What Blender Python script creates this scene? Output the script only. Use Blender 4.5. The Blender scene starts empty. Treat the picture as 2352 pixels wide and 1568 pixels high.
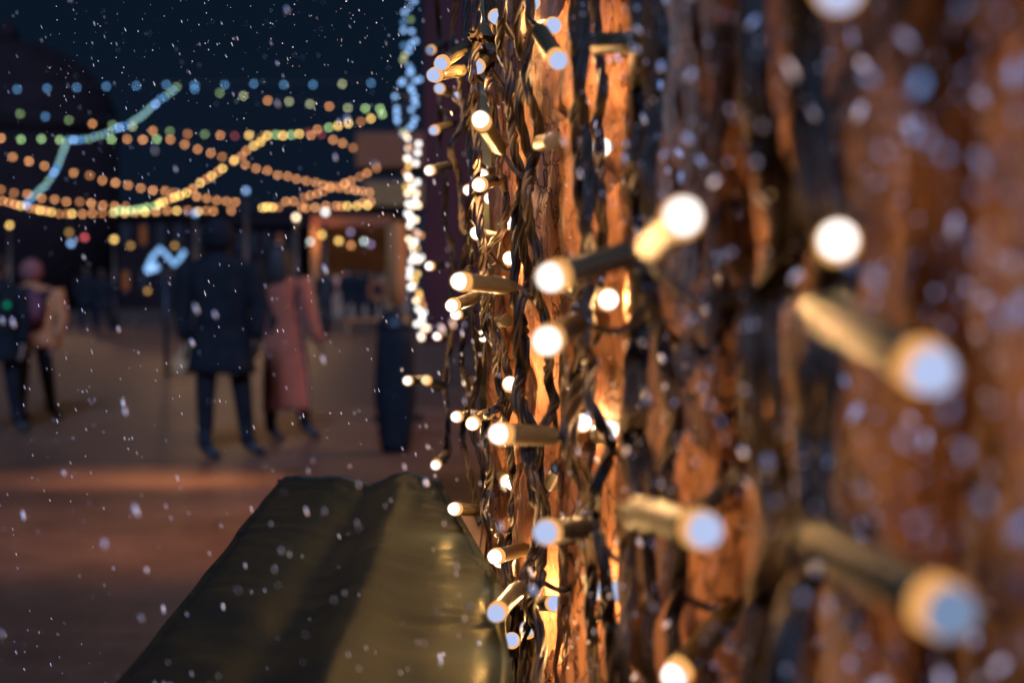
import bpy, bmesh, math, random
from mathutils import Vector, Matrix, noise
R = math.radians
random.seed(7)
S = bpy.context.scene
C = S.collection

# ------------------------------------------------------------------ camera, world, added cool sun, exposure
F = 3267.0                                # focal length in pixels of a 2352 px wide view (50 mm lens)
CAMH = 1.4
PITCH = math.atan(144 / F)
FOCUS = 0.70
cd = bpy.data.cameras.new('camera'); cam = bpy.data.objects.new('camera', cd); C.objects.link(cam)
cam.location = (0, 0, CAMH); cam.rotation_euler = (math.pi / 2 - PITCH, 0, 0)
cd.lens = 50; cd.sensor_width = 36; cd.clip_start = 0.01; cd.clip_end = 2000
cd.dof.use_dof = True; cd.dof.focus_distance = FOCUS; cd.dof.aperture_fstop = 9.8; cd.dof.aperture_blades = 0
S.camera = cam
W = bpy.data.worlds.new('World'); S.world = W; W.use_nodes = True
wn = W.node_tree; bg = wn.nodes['Background']
tc = wn.nodes.new('ShaderNodeTexCoord'); sp = wn.nodes.new('ShaderNodeSeparateXYZ'); rp = wn.nodes.new('ShaderNodeValToRGB')
wn.links.new(tc.outputs['Generated'], sp.inputs[0]); wn.links.new(sp.outputs['Z'], rp.inputs[0]); wn.links.new(rp.outputs[0], bg.inputs[0])
rp.color_ramp.elements[0].position = 0.0; rp.color_ramp.elements[0].color = (0.0045, 0.0080, 0.0175, 1)
rp.color_ramp.elements[1].position = 0.35; rp.color_ramp.elements[1].color = (0.0024, 0.0088, 0.0190, 1)
bg.inputs[1].default_value = 1.0
sd = bpy.data.lights.new('cool_fill_sun', 'SUN'); sun = bpy.data.objects.new('cool_fill_sun', sd); C.objects.link(sun)  # added cool sun, brightens the snow and tints dark surfaces navy
sd.energy = 3.3; sd.angle = R(8); sd.color = (0.28, 0.48, 1.0)
sun.rotation_euler = Vector((-0.05, 0.80, -0.55)).to_track_quat('-Z', 'Y').to_euler()
S.view_settings.view_transform = 'Standard'; S.view_settings.look = 'None'
S.view_settings.exposure = 0.0; S.view_settings.gamma = 1.0
S.cycles.use_denoising = True
try: S.cycles.denoiser = 'OPENIMAGEDENOISE'
except Exception: pass
S.cycles.use_adaptive_sampling = False
S.cycles.sample_clamp_indirect = 4.0
S.cycles.max_bounces = 5; S.cycles.transparent_max_bounces = 12
S.cycles.caustics_reflective = False; S.cycles.caustics_refractive = False

CAMPOS = Vector((0, 0, CAMH)); FWD = Vector((0, math.cos(PITCH), -math.sin(PITCH))); UP = Vector((0, math.sin(PITCH), math.cos(PITCH)))
RT = Vector((1, 0, 0))
def P(px, py, Z):                         # a pixel of the 2352x1568 view and a distance -> a point
    return CAMPOS + FWD * Z + RT * ((px - 1176) / F * Z) + UP * ((784 - py) / F * Z)
def G(px, py, z=0.0):                     # where that pixel meets the ground
    d = FWD + RT * ((px - 1176) / F) + UP * ((784 - py) / F)
    return CAMPOS + d * ((z - CAMH) / d.z)
def Zwall(px): return 378.5 / (px - 742.5)
def Xwall(y): return 0.11585 - 0.1327 * y
WN = Vector((-1, -0.1327, 0)).normalized()          # wall normal, towards the lens

# ------------------------------------------------------------------ materials
def nodes(name):
    m = bpy.data.materials.new(name); m.use_nodes = True
    return m, m.node_tree, m.node_tree.nodes['Principled BSDF']
def mat(name, col, rough=0.6, spec=0.4, metal=0.0, var=0.25, scale=20, bump=0.0, bscale=80, sheen=0.0):
    m, t, b = nodes(name)
    n = t.nodes.new('ShaderNodeTexNoise'); n.inputs['Scale'].default_value = scale; n.inputs['Detail'].default_value = 5
    r = t.nodes.new('ShaderNodeValToRGB')
    r.color_ramp.elements[0].position = 0.3; r.color_ramp.elements[1].position = 0.7
    r.color_ramp.elements[0].color = tuple(c * (1 - var) for c in col) + (1,)
    r.color_ramp.elements[1].color = tuple(min(1, c * (1 + var)) for c in col) + (1,)
    c = t.nodes.new('ShaderNodeTexCoord')
    t.links.new(c.outputs['Object'], n.inputs[0]); t.links.new(n.outputs[0], r.inputs[0]); t.links.new(r.outputs[0], b.inputs['Base Color'])
    b.inputs['Roughness'].default_value = rough; b.inputs['Specular IOR Level'].default_value = spec; b.inputs['Metallic'].default_value = metal
    if sheen: b.inputs['Sheen Weight'].default_value = sheen
    if bump:
        n2 = t.nodes.new('ShaderNodeTexNoise'); n2.inputs['Scale'].default_value = bscale; n2.inputs['Detail'].default_value = 6
        bp = t.nodes.new('ShaderNodeBump'); bp.inputs['Strength'].default_value = bump; bp.inputs['Distance'].default_value = 0.002
        t.links.new(c.outputs['Object'], n2.inputs[0]); t.links.new(n2.outputs[0], bp.inputs['Height']); t.links.new(bp.outputs[0], b.inputs['Normal'])
    return m
def emit(name, col, k=1.0):
    m = bpy.data.materials.new(name); m.use_nodes = True; t = m.node_tree; t.nodes.clear()
    o = t.nodes.new('ShaderNodeOutputMaterial'); e = t.nodes.new('ShaderNodeEmission')
    e.inputs[0].default_value = tuple(col) + (1,); e.inputs[1].default_value = k
    t.links.new(e.outputs[0], o.inputs[0]); return m
def shell(name, col, k, tr):
    m = bpy.data.materials.new(name); m.use_nodes = True; t = m.node_tree; t.nodes.clear()
    o = t.nodes.new('ShaderNodeOutputMaterial'); e = t.nodes.new('ShaderNodeEmission'); a = t.nodes.new('ShaderNodeAddShader')
    e.inputs[0].default_value = tuple(col) + (1,); e.inputs[1].default_value = k
    x = t.nodes.new('ShaderNodeBsdfTransparent'); x.inputs[0].default_value = (tr, tr, tr, 1)
    t.links.new(e.outputs[0], a.inputs[0]); t.links.new(x.outputs[0], a.inputs[1]); t.links.new(a.outputs[0], o.inputs[0]); return m

def wood_mat():
    m, t, b = nodes('rough_wood'); L = t.links.new; N = t.nodes.new
    c = N('ShaderNodeTexCoord'); mp = N('ShaderNodeMapping'); mp.inputs['Scale'].default_value = (1, 1, 0.30); L(c.outputs['Object'], mp.inputs[0])
    g = N('ShaderNodeTexNoise'); g.inputs['Scale'].default_value = 210; g.inputs['Detail'].default_value = 9; g.inputs['Roughness'].default_value = 0.7; L(mp.outputs[0], g.inputs[0])
    mp2 = N('ShaderNodeMapping'); mp2.inputs['Scale'].default_value = (1, 1, 0.45); L(c.outputs['Object'], mp2.inputs[0])
    v = N('ShaderNodeTexNoise'); v.inputs['Scale'].default_value = 420; v.inputs['Detail'].default_value = 5; L(mp2.outputs[0], v.inputs[0])
    ds = N('ShaderNodeTexNoise'); ds.inputs['Scale'].default_value = 45; ds.inputs['Detail'].default_value = 4; L(mp2.outputs[0], ds.inputs[0])
    ad = N('ShaderNodeMixRGB'); ad.inputs[0].default_value = 0.06; L(mp2.outputs[0], ad.inputs[1]); L(ds.outputs['Color'], ad.inputs[2])
    vc = N('ShaderNodeTexVoronoi'); vc.feature = 'DISTANCE_TO_EDGE'; vc.inputs['Scale'].default_value = 95; L(ad.outputs[0], vc.inputs[0])
    cr = N('ShaderNodeValToRGB'); cr.color_ramp.elements[0].position = 0.0; cr.color_ramp.elements[1].position = 0.055; L(vc.outputs['Distance'], cr.inputs[0])
    big = N('ShaderNodeTexNoise'); big.inputs['Scale'].default_value = 14; big.inputs['Detail'].default_value = 4; L(mp2.outputs[0], big.inputs[0])
    cm = N('ShaderNodeValToRGB'); cm.color_ramp.elements[0].position = 0.44; cm.color_ramp.elements[1].position = 0.62; L(big.outputs[0], cm.inputs[0])
    mx = N('ShaderNodeMixRGB'); mx.blend_type = 'LIGHTEN'; mx.inputs[0].default_value = 1; L(cr.outputs[0], mx.inputs[1]); L(cm.outputs[0], mx.inputs[2])
    r = N('ShaderNodeValToRGB'); r.color_ramp.elements[0].position = 0.33; r.color_ramp.elements[1].position = 0.66
    r.color_ramp.elements[0].color = (0.28, 0.115, 0.058, 1); r.color_ramp.elements[1].color = (0.50, 0.26, 0.15, 1)
    e = r.color_ramp.elements.new(0.5); e.color = (0.44, 0.205, 0.105, 1)
    L(g.outputs[0], r.inputs[0])
    bigc = N('ShaderNodeMixRGB'); bigc.blend_type = 'MULTIPLY'; bigc.inputs[0].default_value = 0.75; L(r.outputs[0], bigc.inputs[1])
    b2 = N('ShaderNodeTexNoise'); b2.inputs['Scale'].default_value = 32; b2.inputs['Detail'].default_value = 3; L(mp2.outputs[0], b2.inputs[0])
    br = N('ShaderNodeValToRGB'); br.color_ramp.elements[0].position = 0.36; br.color_ramp.elements[0].color = (0.32, 0.27, 0.27, 1); br.color_ramp.elements[1].position = 0.60; L(b2.outputs[0], br.inputs[0])
    L(br.outputs[0], bigc.inputs[2])
    dk = N('ShaderNodeMixRGB'); dk.blend_type = 'MULTIPLY'; dk.inputs[0].default_value = 0.8; L(bigc.outputs[0], dk.inputs[1]); L(mx.outputs[0], dk.inputs[2])
    L(dk.outputs[0], b.inputs['Base Color']); b.inputs['Roughness'].default_value = 0.6; b.inputs['Specular IOR Level'].default_value = 0.35
    s1 = N('ShaderNodeMath'); s1.operation = 'MULTIPLY'; s1.inputs[1].default_value = 0.6; L(v.outputs[0], s1.inputs[0])
    s2 = N('ShaderNodeMath'); s2.operation = 'ADD'; L(s1.outputs[0], s2.inputs[0]); L(g.outputs[0], s2.inputs[1])
    s3 = N('ShaderNodeMath'); s3.operation = 'ADD'; L(s2.outputs[0], s3.inputs[0]); L(mx.outputs[0], s3.inputs[1])
    bp = N('ShaderNodeBump'); bp.inputs['Strength'].default_value = 1.0; bp.inputs['Distance'].default_value = 0.0016; L(s3.outputs[0], bp.inputs['Height']); L(bp.outputs[0], b.inputs['Normal'])
    return m
def ground_mat():
    m, t, b = nodes('paving'); L = t.links.new; N = t.nodes.new
    c = N('ShaderNodeTexCoord')
    n = N('ShaderNodeTexNoise'); n.inputs['Scale'].default_value = 0.9; n.inputs['Detail'].default_value = 5; L(c.outputs['Object'], n.inputs[0])
    r = N('ShaderNodeValToRGB'); r.color_ramp.elements[0].position = 0.35; r.color_ramp.elements[1].position = 0.65
    r.color_ramp.elements[0].color = (0.080, 0.037, 0.021, 1); r.color_ramp.elements[1].color = (0.15, 0.075, 0.043, 1); L(n.outputs[0], r.inputs[0])
    k = N('ShaderNodeTexBrick'); k.inputs['Scale'].default_value = 2.2; k.inputs['Color1'].default_value = (1, 1, 1, 1); k.inputs['Color2'].default_value = (0.75, 0.73, 0.75, 1)
    k.inputs['Mortar'].default_value = (0.5, 0.5, 0.5, 1); k.inputs['Mortar Size'].default_value = 0.012; L(c.outputs['Object'], k.inputs[0])
    x = N('ShaderNodeMixRGB'); x.blend_type = 'MULTIPLY'; x.inputs[0].default_value = 1; L(r.outputs[0], x.inputs[1]); L(k.outputs[0], x.inputs[2]); L(x.outputs[0], b.inputs['Base Color'])
    rr = N('ShaderNodeValToRGB'); rr.color_ramp.elements[0].color = (0.42,) * 3 + (1,); rr.color_ramp.elements[1].color = (0.75,) * 3 + (1,); L(n.outputs[0], rr.inputs[0]); L(rr.outputs[0], b.inputs['Roughness'])
    bp = N('ShaderNodeBump'); bp.inputs['Strength'].default_value = 0.4; bp.inputs['Distance'].default_value = 0.01; L(n.outputs[0], bp.inputs['Height']); L(bp.outputs[0], b.inputs['Normal'])
    return m
def cloth_mat():
    m, t, b = nodes('green_satin'); L = t.links.new; N = t.nodes.new
    c = N('ShaderNodeTexCoord'); n = N('ShaderNodeTexNoise'); n.inputs['Scale'].default_value = 900; n.inputs['Detail'].default_value = 3; L(c.outputs['Object'], n.inputs[0])
    r = N('ShaderNodeValToRGB'); r.color_ramp.elements[0].position = 0.35; r.color_ramp.elements[1].position = 0.7
    r.color_ramp.elements[0].color = (0.0028, 0.0062, 0.0090, 1); r.color_ramp.elements[1].color = (0.0075, 0.0120, 0.0125, 1); L(n.outputs[0], r.inputs[0])
    L(r.outputs[0], b.inputs['Base Color']); b.inputs['Roughness'].default_value = 0.62; b.inputs['Specular IOR Level'].default_value = 0.0
    b.inputs['Specular Tint'].default_value = (0.85, 0.80, 0.40, 1); b.inputs['Sheen Weight'].default_value = 0.015; b.inputs['Sheen Tint'].default_value = (0.7, 0.6, 0.25, 1)
    gl = N('ShaderNodeBsdfGlossy'); gl.inputs['Color'].default_value = (0.85, 0.88, 0.62, 1); gl.inputs['Roughness'].default_value = 0.34
    ms = N('ShaderNodeMixShader'); ms.inputs[0].default_value = 0.017; L(b.outputs[0], ms.inputs[1]); L(gl.outputs[0], ms.inputs[2]); L(ms.outputs[0], t.nodes['Material Output'].inputs[0])
    w = N('ShaderNodeTexNoise'); w.inputs['Scale'].default_value = 60; w.inputs['Detail'].default_value = 4; L(c.outputs['Object'], w.inputs[0])
    s = N('ShaderNodeMath'); s.operation = 'MULTIPLY'; s.inputs[1].default_value = 0.15; L(n.outputs[0], s.inputs[0])
    a = N('ShaderNodeMath'); a.operation = 'ADD'; L(w.outputs[0], a.inputs[0]); L(s.outputs[0], a.inputs[1])
    bp = N('ShaderNodeBump'); bp.inputs['Strength'].default_value = 0.6; bp.inputs['Distance'].default_value = 0.0012; L(a.outputs[0], bp.inputs['Height']); L(bp.outputs[0], b.inputs['Normal']); L(bp.outputs[0], gl.inputs['Normal'])
    return m

M = dict(
    wood=wood_mat(), ground=ground_mat(), satin=cloth_mat(),
    backing=mat('dark_timber', (0.018, 0.014, 0.012), 0.8),
    cable=mat('brown_cable', (0.034, 0.024, 0.017), 0.55, 0.22, var=0.3, scale=150, bump=0.2, bscale=900),
    socket=mat('olive_plastic', (0.075, 0.060, 0.030), 0.30, 0.5, var=0.15, scale=90, bump=0.12, bscale=500),
    green_post=mat('olive_paint', (0.085, 0.088, 0.035), 0.5, var=0.2, scale=30, bump=0.3),
    maroon=mat('maroon_canvas', (0.038, 0.008, 0.010), 0.75, 0.2, var=0.2, scale=6, bump=0.4, bscale=30),
    black=mat('black_fabric', (0.013, 0.013, 0.015), 0.9, 0.1, scale=12),
    boot=mat('black_leather', (0.012, 0.012, 0.013), 0.5, 0.4),
    pink=mat('pink_wool', (0.30, 0.080, 0.040), 0.9, 0.15, scale=8, var=0.15, sheen=0.2),
    hair=mat('dark_hair', (0.015, 0.010, 0.008), 0.6, 0.3), skin=mat('skin', (0.40, 0.24, 0.17), 0.55),
    white=mat('off_white', (0.50, 0.27, 0.11), 0.8), orange=mat('tan_nylon', (0.42, 0.15, 0.05), 0.7, scale=5),
    plum=mat('plum_nylon', (0.10, 0.03, 0.05), 0.7, scale=5), pinkhat=mat('pink_knit', (0.22, 0.07, 0.055), 0.9),
    metal=mat('dark_metal', (0.03, 0.03, 0.032), 0.45, 0.5, 0.6), facade=mat('dark_plaster', (0.018, 0.009, 0.009), 0.9, 0.1, scale=0.6),
    roofm=mat('dark_roof', (0.018, 0.009, 0.009), 0.85, 0.1, scale=1), tan=mat('tan_board', (0.26, 0.065, 0.014), 0.75, scale=2, var=0.12),
    canvas=mat('beige_canvas', (0.30, 0.12, 0.03), 0.8, scale=3), planky=mat('stall_wood', (0.24, 0.13, 0.07), 0.7, scale=4),
    goods=mat('mixed_goods', (0.30, 0.14, 0.08), 0.6, var=0.7, scale=9), snow=mat('snow', (0.93, 0.95, 1.0), 0.7, 0.3, var=0.02),
    glass=emit('dim_window', (0.75, 0.26, 0.10), 0.16),
    tip_w=emit('bulb_white', (1.0, 0.93, 0.88), 2.2), tip_b=emit('bulb_blue', (0.42, 0.58, 0.95), 1.0), tip_d=emit('bulb_dim_blue', (0.09, 0.24, 0.46), 1.0),
    tip_y=emit('bulb_warm', (1.0, 0.80, 0.42), 1.1),
    glow=shell('bulb_glow', (1.0, 0.50, 0.14), 0.10, 0.90), rim_glow=emit('bulb_rim_glow', (1.0, 0.46, 0.13), 1.0),  # warm rim glow of the bulbs put into emission
)

# ------------------------------------------------------------------ mesh helpers
def link(o, parent=None):
    C.objects.link(o)
    if parent: o.parent = parent
    return o
def obj(name, bm, m, parent=None, smooth=True, keep=False):
    if hasattr(bm, 'to_mesh'):
        me = bpy.data.meshes.new(name); bm.normal_update(); bm.to_mesh(me); bm.free()
        if m: me.materials.append(m)
        if smooth:
            for p in me.polygons: p.use_smooth = True
    else: me = bm
    o = bpy.data.objects.new(name, me)
    return link(o, parent)
def thing(name, label, cat, loc=(0, 0, 0), group=None):
    o = bpy.data.objects.new(name, None); C.objects.link(o); o.location = loc; o.empty_display_size = 0.05
    o['label'] = label; o['category'] = cat
    if group: o['group'] = group
    return o
def tag(o, label=None, cat=None, group=None, kind=None):
    if label: o['label'] = label
    if cat: o['category'] = cat
    if group: o['group'] = group
    if kind: o['kind'] = kind
    return o
def rehome(root):                         # children were built in world coordinates: keep them where they are
    inv = Matrix.Translation(root.location).inverted()
    for c in root.children: c.matrix_parent_inverse = inv
def box(bm, c, s, rz=0):
    r = bmesh.ops.create_cube(bm, size=1, matrix=Matrix.Translation(c) @ Matrix.Rotation(rz, 4, 'Z') @ Matrix.Diagonal((s[0], s[1], s[2], 1)))
    return r['verts']
def bbox(c, s, bev=0.0, rz=0):
    bm = bmesh.new(); box(bm, c, s, rz)
    if bev: bmesh.ops.bevel(bm, geom=bm.edges[:], offset=bev, segments=2, affect='EDGES')
    return bm
def frame(d):
    d = d.normalized(); a = Vector((0, 0, 1)) if abs(d.z) < 0.9 else Vector((1, 0, 0))
    u = d.cross(a).normalized(); return u, d.cross(u).normalized()
def tube(bm, pts, rad, seg=8, caps=True, ry=None):
    n = len(pts); rings = []
    u = None
    for i, p in enumerate(pts):
        d = (pts[min(i + 1, n - 1)] - pts[max(i - 1, 0)])
        if d.length < 1e-9: d = Vector((0, 0, 1))
        d.normalize()
        if u is None: u, v = frame(d)
        else:
            u = (u - d * u.dot(d)).normalized(); v = d.cross(u)
        r = rad[i] if isinstance(rad, (list, tuple)) else rad
        r2 = r if ry is None else (ry[i] if isinstance(ry, (list, tuple)) else ry)
        rings.append([bm.verts.new(p + u * (math.cos(a) * r) + v * (math.sin(a) * r2)) for a in [2 * math.pi * k / seg for k in range(seg)]])
    for a, b in zip(rings, rings[1:]):
        for k in range(seg): bm.faces.new((a[k], a[(k + 1) % seg], b[(k + 1) % seg], b[k]))
    if caps:
        bm.faces.new(rings[0][::-1]); bm.faces.new(rings[-1])
def loft(rings_def, seg=20, wob=0.0, seedv=0.0):   # rings: (centre, rx, ry) stacked in z; wobble = cloth folds
    bm = bmesh.new(); rings = []
    for c, rx, ry in rings_def:
        row = []
        for k in range(seg):
            a = 2 * math.pi * k / seg
            f = 1 + wob * noise.noise(Vector((math.cos(a) * 2.2 + seedv, math.sin(a) * 2.2, c[2] * 1.1)))
            row.append(bm.verts.new((c[0] + math.cos(a) * rx * f, c[1] + math.sin(a) * ry * f, c[2])))
        rings.append(row)
    for a, b in zip(rings, rings[1:]):
        for k in range(seg): bm.faces.new((a[k], a[(k + 1) % seg], b[(k + 1) % seg], b[k]))
    bm.faces.new(rings[0][::-1]); bm.faces.new(rings[-1]); return bm
def sphere(bm, c, r, seg=14, sc=(1, 1, 1)):
    bmesh.ops.create_uvsphere(bm, u_segments=seg, v_segments=max(6, seg * 2 // 3), radius=r, matrix=Matrix.Translation(c) @ Matrix.Diagonal((sc[0], sc[1], sc[2], 1)))
def cframe(d):
    d = d.normalized(); u = Vector((1, 0, 0)) - d * d.x; u.normalize(); return u, d.cross(u).normalized()
def spline(pts, step):
    P_ = [pts[0] * 2 - pts[1]] + pts + [pts[-1] * 2 - pts[-2]]; out = []
    for i in range(1, len(P_) - 2):
        a, b, c, d = P_[i - 1:i + 3]; n = max(2, int((c - b).length / step))
        for k in range(n):
            t = k / n
            out.append(0.5 * ((2 * b) + (c - a) * t + (2 * a - 5 * b + 4 * c - d) * t * t + (3 * b - a - 3 * c + d) * t ** 3))
    out.append(pts[-1]); return out

# ------------------------------------------------------------------ setting: ground, sky is the world
bm = bmesh.new(); bmesh.ops.create_grid(bm, x_segments=60, y_segments=60, size=150)
for v in bm.verts: v.co.y += 120; v.co.z = 0
tag(obj('ground', bm, M['ground'], smooth=False), kind='structure')

# ------------------------------------------------------------------ rough timber wall (planks run upright, the wall runs away from the lens)
wall = thing('timber_wall', 'rough orange brown timber wall of thick upright slabs close on the right', 'wall', (0.1, 0.3, 0))
ys = [0.870, 0.762, 0.633, 0.506, 0.381, 0.256, 0.130, 0.0, -0.13]
def edge(y, z, s):
    w = 0.0075 * noise.noise(Vector((y * 9, 0, z * 9))) + 0.004 * noise.noise(Vector((y * 9, 5, z * 28)))
    gap = 0.016 if y > 0.55 else 0.008 if y > .45 else 0.002
    w += (0.010 if y > .45 else 0.002) * noise.noise(Vector((y * 31, s, z * 4.5)))
    if abs(y - 0.506) < 0.01 and s > 0: gap += 0.034 * max(0, min(1, (1.315 - z) / 0.05))      # the dark notch low down
    return y - s * gap + w
def plank(y1, y0, sv):
    bm = bmesh.new(); rows = []
    zs = [0.02, 0.4, 0.8, 1.0, 1.1] + [1.12 + 0.0036 * i for i in range(152)] + [1.69, 1.8, 2.1, 2.6]
    nu = 44
    for z in zs:
        a = edge(y1, z, +1); b = edge(y0, z, -1)
        row = []
        for k in range(nu + 1):
            u = k / nu; y = a + (b - a) * u
            q = abs(2 * u - 1)
            d = (0.016 if y1 > .45 else 0.011) * (1 - q ** 3.0) - (0.022 if y1 > .6 else 0.010) * max(0, (q - 0.86) / 0.14) ** 2
            d += (0.0065 if y1 > .45 else 0.0030) * noise.noise(Vector((y * 14 + sv, 0, z * 6)))
            d += (0.0050 if y1 > .45 else 0.0022) * noise.noise(Vector((y * 40 + sv, 3, z * 16)))
            d += 0.0018 * noise.noise(Vector((y * 130, sv, z * 70))) + 0.0008 * noise.noise(Vector((y * 300, sv, z * 190)))
            f = noise.noise(Vector((y * 60, 7 + sv, z * 5)));  d -= 0.004 * max(0, 1 - abs(f) * 14)
            h = noise.noise(Vector((3 + sv, y * 12, z * 1.0)))
            jz = 1.33 + 0.21 * ((sv * 0.37) % 1) + 0.004 * math.sin(y * 90); d -= 0.005 * max(0, 1 - abs(z - jz) / 0.0035)
            p = Vector((Xwall(y), y, z)) + WN * d
            row.append(bm.verts.new(p))
        rows.append(row)
    for r1, r2 in zip(rows, rows[1:]):
        for k in range(nu): bm.faces.new((r1[k], r1[k + 1], r2[k + 1], r2[k]))
    for side in (0, nu):                   # returns to the backing
        bk = [bm.verts.new(r[side].co - WN * 0.014) for r in rows]
        for i in range(len(rows) - 1): bm.faces.new((rows[i][side], bk[i], bk[i + 1], rows[i + 1][side]))
    return bm
for i in range(len(ys) - 1): obj('plank', plank(ys[i], ys[i + 1], i * 1.7 + 1), M['wood'], wall)
bm = bmesh.new(); q = []
for y, o in ((0.845, -0.026), (-0.14, -0.026), (-0.14, -0.10), (0.845, -0.10)):
    q.append([bm.verts.new(Vector((Xwall(y), y, z)) + WN * o) for z in (0.0, 2.62)])
for i in range(4): bm.faces.new((q[i][0], q[(i + 1) % 4][0], q[(i + 1) % 4][1], q[i][1]))
bm.faces.new([c[1] for c in q]); obj('backing_board', bm, M['backing'], wall, smooth=False)
rehome(wall)
gp = obj('painted_post', bbox((0.045, 1.02, 1.3), (0.135, 0.06, 2.6), 0.006), M['green_post'], smooth=False)
tag(gp, 'olive green painted post just beyond the far edge of the timber wall', 'post')

# ------------------------------------------------------------------ fairy lights on the wall
SOCK, TIPL, SR, TR = 0.024, 0.0075, 0.0034, 0.0033
def lathe_bm(prof, seg=16):                # profile of (z, r) along +Z
    bm = bmesh.new(); rows = []
    for z, r in prof: rows.append([bm.verts.new((r * math.cos(2 * math.pi * k / seg), r * math.sin(2 * math.pi * k / seg), z)) for k in range(seg)])
    for a, b in zip(rows, rows[1:]):
        for k in range(seg): bm.faces.new((a[k], a[(k + 1) % seg], b[(k + 1) % seg], b[k]))
    bm.faces.new(rows[0][::-1]); bm.faces.new(rows[-1]); return bm
def mesh_of(bm, name, m):
    me = bpy.data.meshes.new(name); bm.normal_update(); bm.to_mesh(me); bm.free(); me.materials.append(m)
    for p in me.polygons: p.use_smooth = True
    return me
# local +Z points from the cable end to the bulb tip, tip centre at the origin
ME_SOCK = mesh_of(lathe_bm([(-0.030, 0.0012), (-0.030, 0.0020), (-0.0265, 0.0022), (-0.0260, 0.0028), (-0.0255, SR), (-0.0060, SR), (-0.0055, SR * 1.07), (-0.0036, SR * 1.07), (-0.0034, SR * 0.9), (-0.0034, 0.0004)]), 'socket', M['socket'])
def tipmesh(m): return mesh_of(lathe_bm([(-0.0030, TR * 0.95), (0, TR), (0.0012, TR * 0.92), (0.0022, TR * 0.70), (0.0028, TR * 0.38), (0.0030, 0.0002)]), 'bulb', m)
ME_TIP = {k: tipmesh(M['tip_' + k]) for k in 'wbdy'}
ME_COL = mesh_of(lathe_bm([(-0.0046, TR * 1.02), (-0.0036, TR * 1.14), (-0.0018, TR * 1.20), (-0.0009, TR * 1.14), (-0.0009, TR * 0.5)]), 'rim_glow', M['rim_glow'])  # ring that emits to give each bulb its orange rim
ME_GLOW = mesh_of(lathe_bm([(-0.0030, TR * 1.10), (0, TR * 1.16), (0.0016, TR * 1.05), (0.0028, TR * 0.75), (0.0036, TR * 0.35), (0.0038, 0.0002)]), 'halo_shell', M['glow'])  # shell added for the warm halo around each bulb

LIGHTS = []
strands = []    # (root, cable points)
def strand(label, pts, r, loops=0):
    Zs = FOCUS / r
    W3 = []
    for i, (x, y) in enumerate(pts):
        Z = min(Zs * (1 + 0.025 * math.sin(i * 2.1 + r * 9)), 0.84 * Zwall(x))
        W3.append(P(x, y, Z))
    root = thing('fairy_light_string', label, 'fairy lights', W3[0], 'fairy light strings hanging on the timber wall')
    path = spline(W3, 0.0022)
    for i, p in enumerate(path):
        path[i] = p + Vector((noise.noise(Vector((i * 0.03, r * 7, 1))), noise.noise(Vector((i * 0.03, r * 7, 5))), 0)) * 0.0010
    bm = bmesh.new(); s = 0; ph = r * 3
    for w in (0, 1, 2):
        q = []; s = 0
        for i, p in enumerate(path):
            if i: s += (p - path[i - 1]).length
            d = path[min(i + 1, len(path) - 1)] - path[max(i - 1, 0)]; u, v = cframe(d)
            a = s / 0.042 * 2 * math.pi + 1.5 * noise.noise(Vector((s * 14, r, 0))) + w * math.pi * 2 / 3 + ph
            q.append(p + (u * math.cos(a) + v * math.sin(a)) * 0.00125)
        tube(bm, q, 0.00112, 7)
    cb = obj('cable', bm, M['cable'], root); cb.matrix_parent_inverse = Matrix.Translation(root.location).inverted()
    for e in range(loops):
        bm = bmesh.new(); sg = 1 if e % 2 == 0 else -1
        for w in (0, 1, 2):
            q = []; s = 0
            for i, p in enumerate(path):
                if i: s += (p - path[i - 1]).length
                d = path[min(i + 1, len(path) - 1)] - path[max(i - 1, 0)]; u, v = cframe(d)
                a = s / 0.046 * 2 * math.pi + w * math.pi * 2 / 3 + e
                o = Vector((sg * (0.0052 + 0.0030 * math.sin(s * 17 + e * 2 + r * 5)) * (1 if r < 2 else .42), 0.005 * math.sin(s * 23 + r), 0))
                q.append(p + o + (u * math.cos(a) + v * math.sin(a)) * 0.00115)
            tube(bm, q, 0.00105, 6)
        c2 = obj('cable', bm, M['cable'], root); c2.matrix_parent_inverse = Matrix.Translation(root.location).inverted()
    strands.append((root, path, r)); return root
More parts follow.
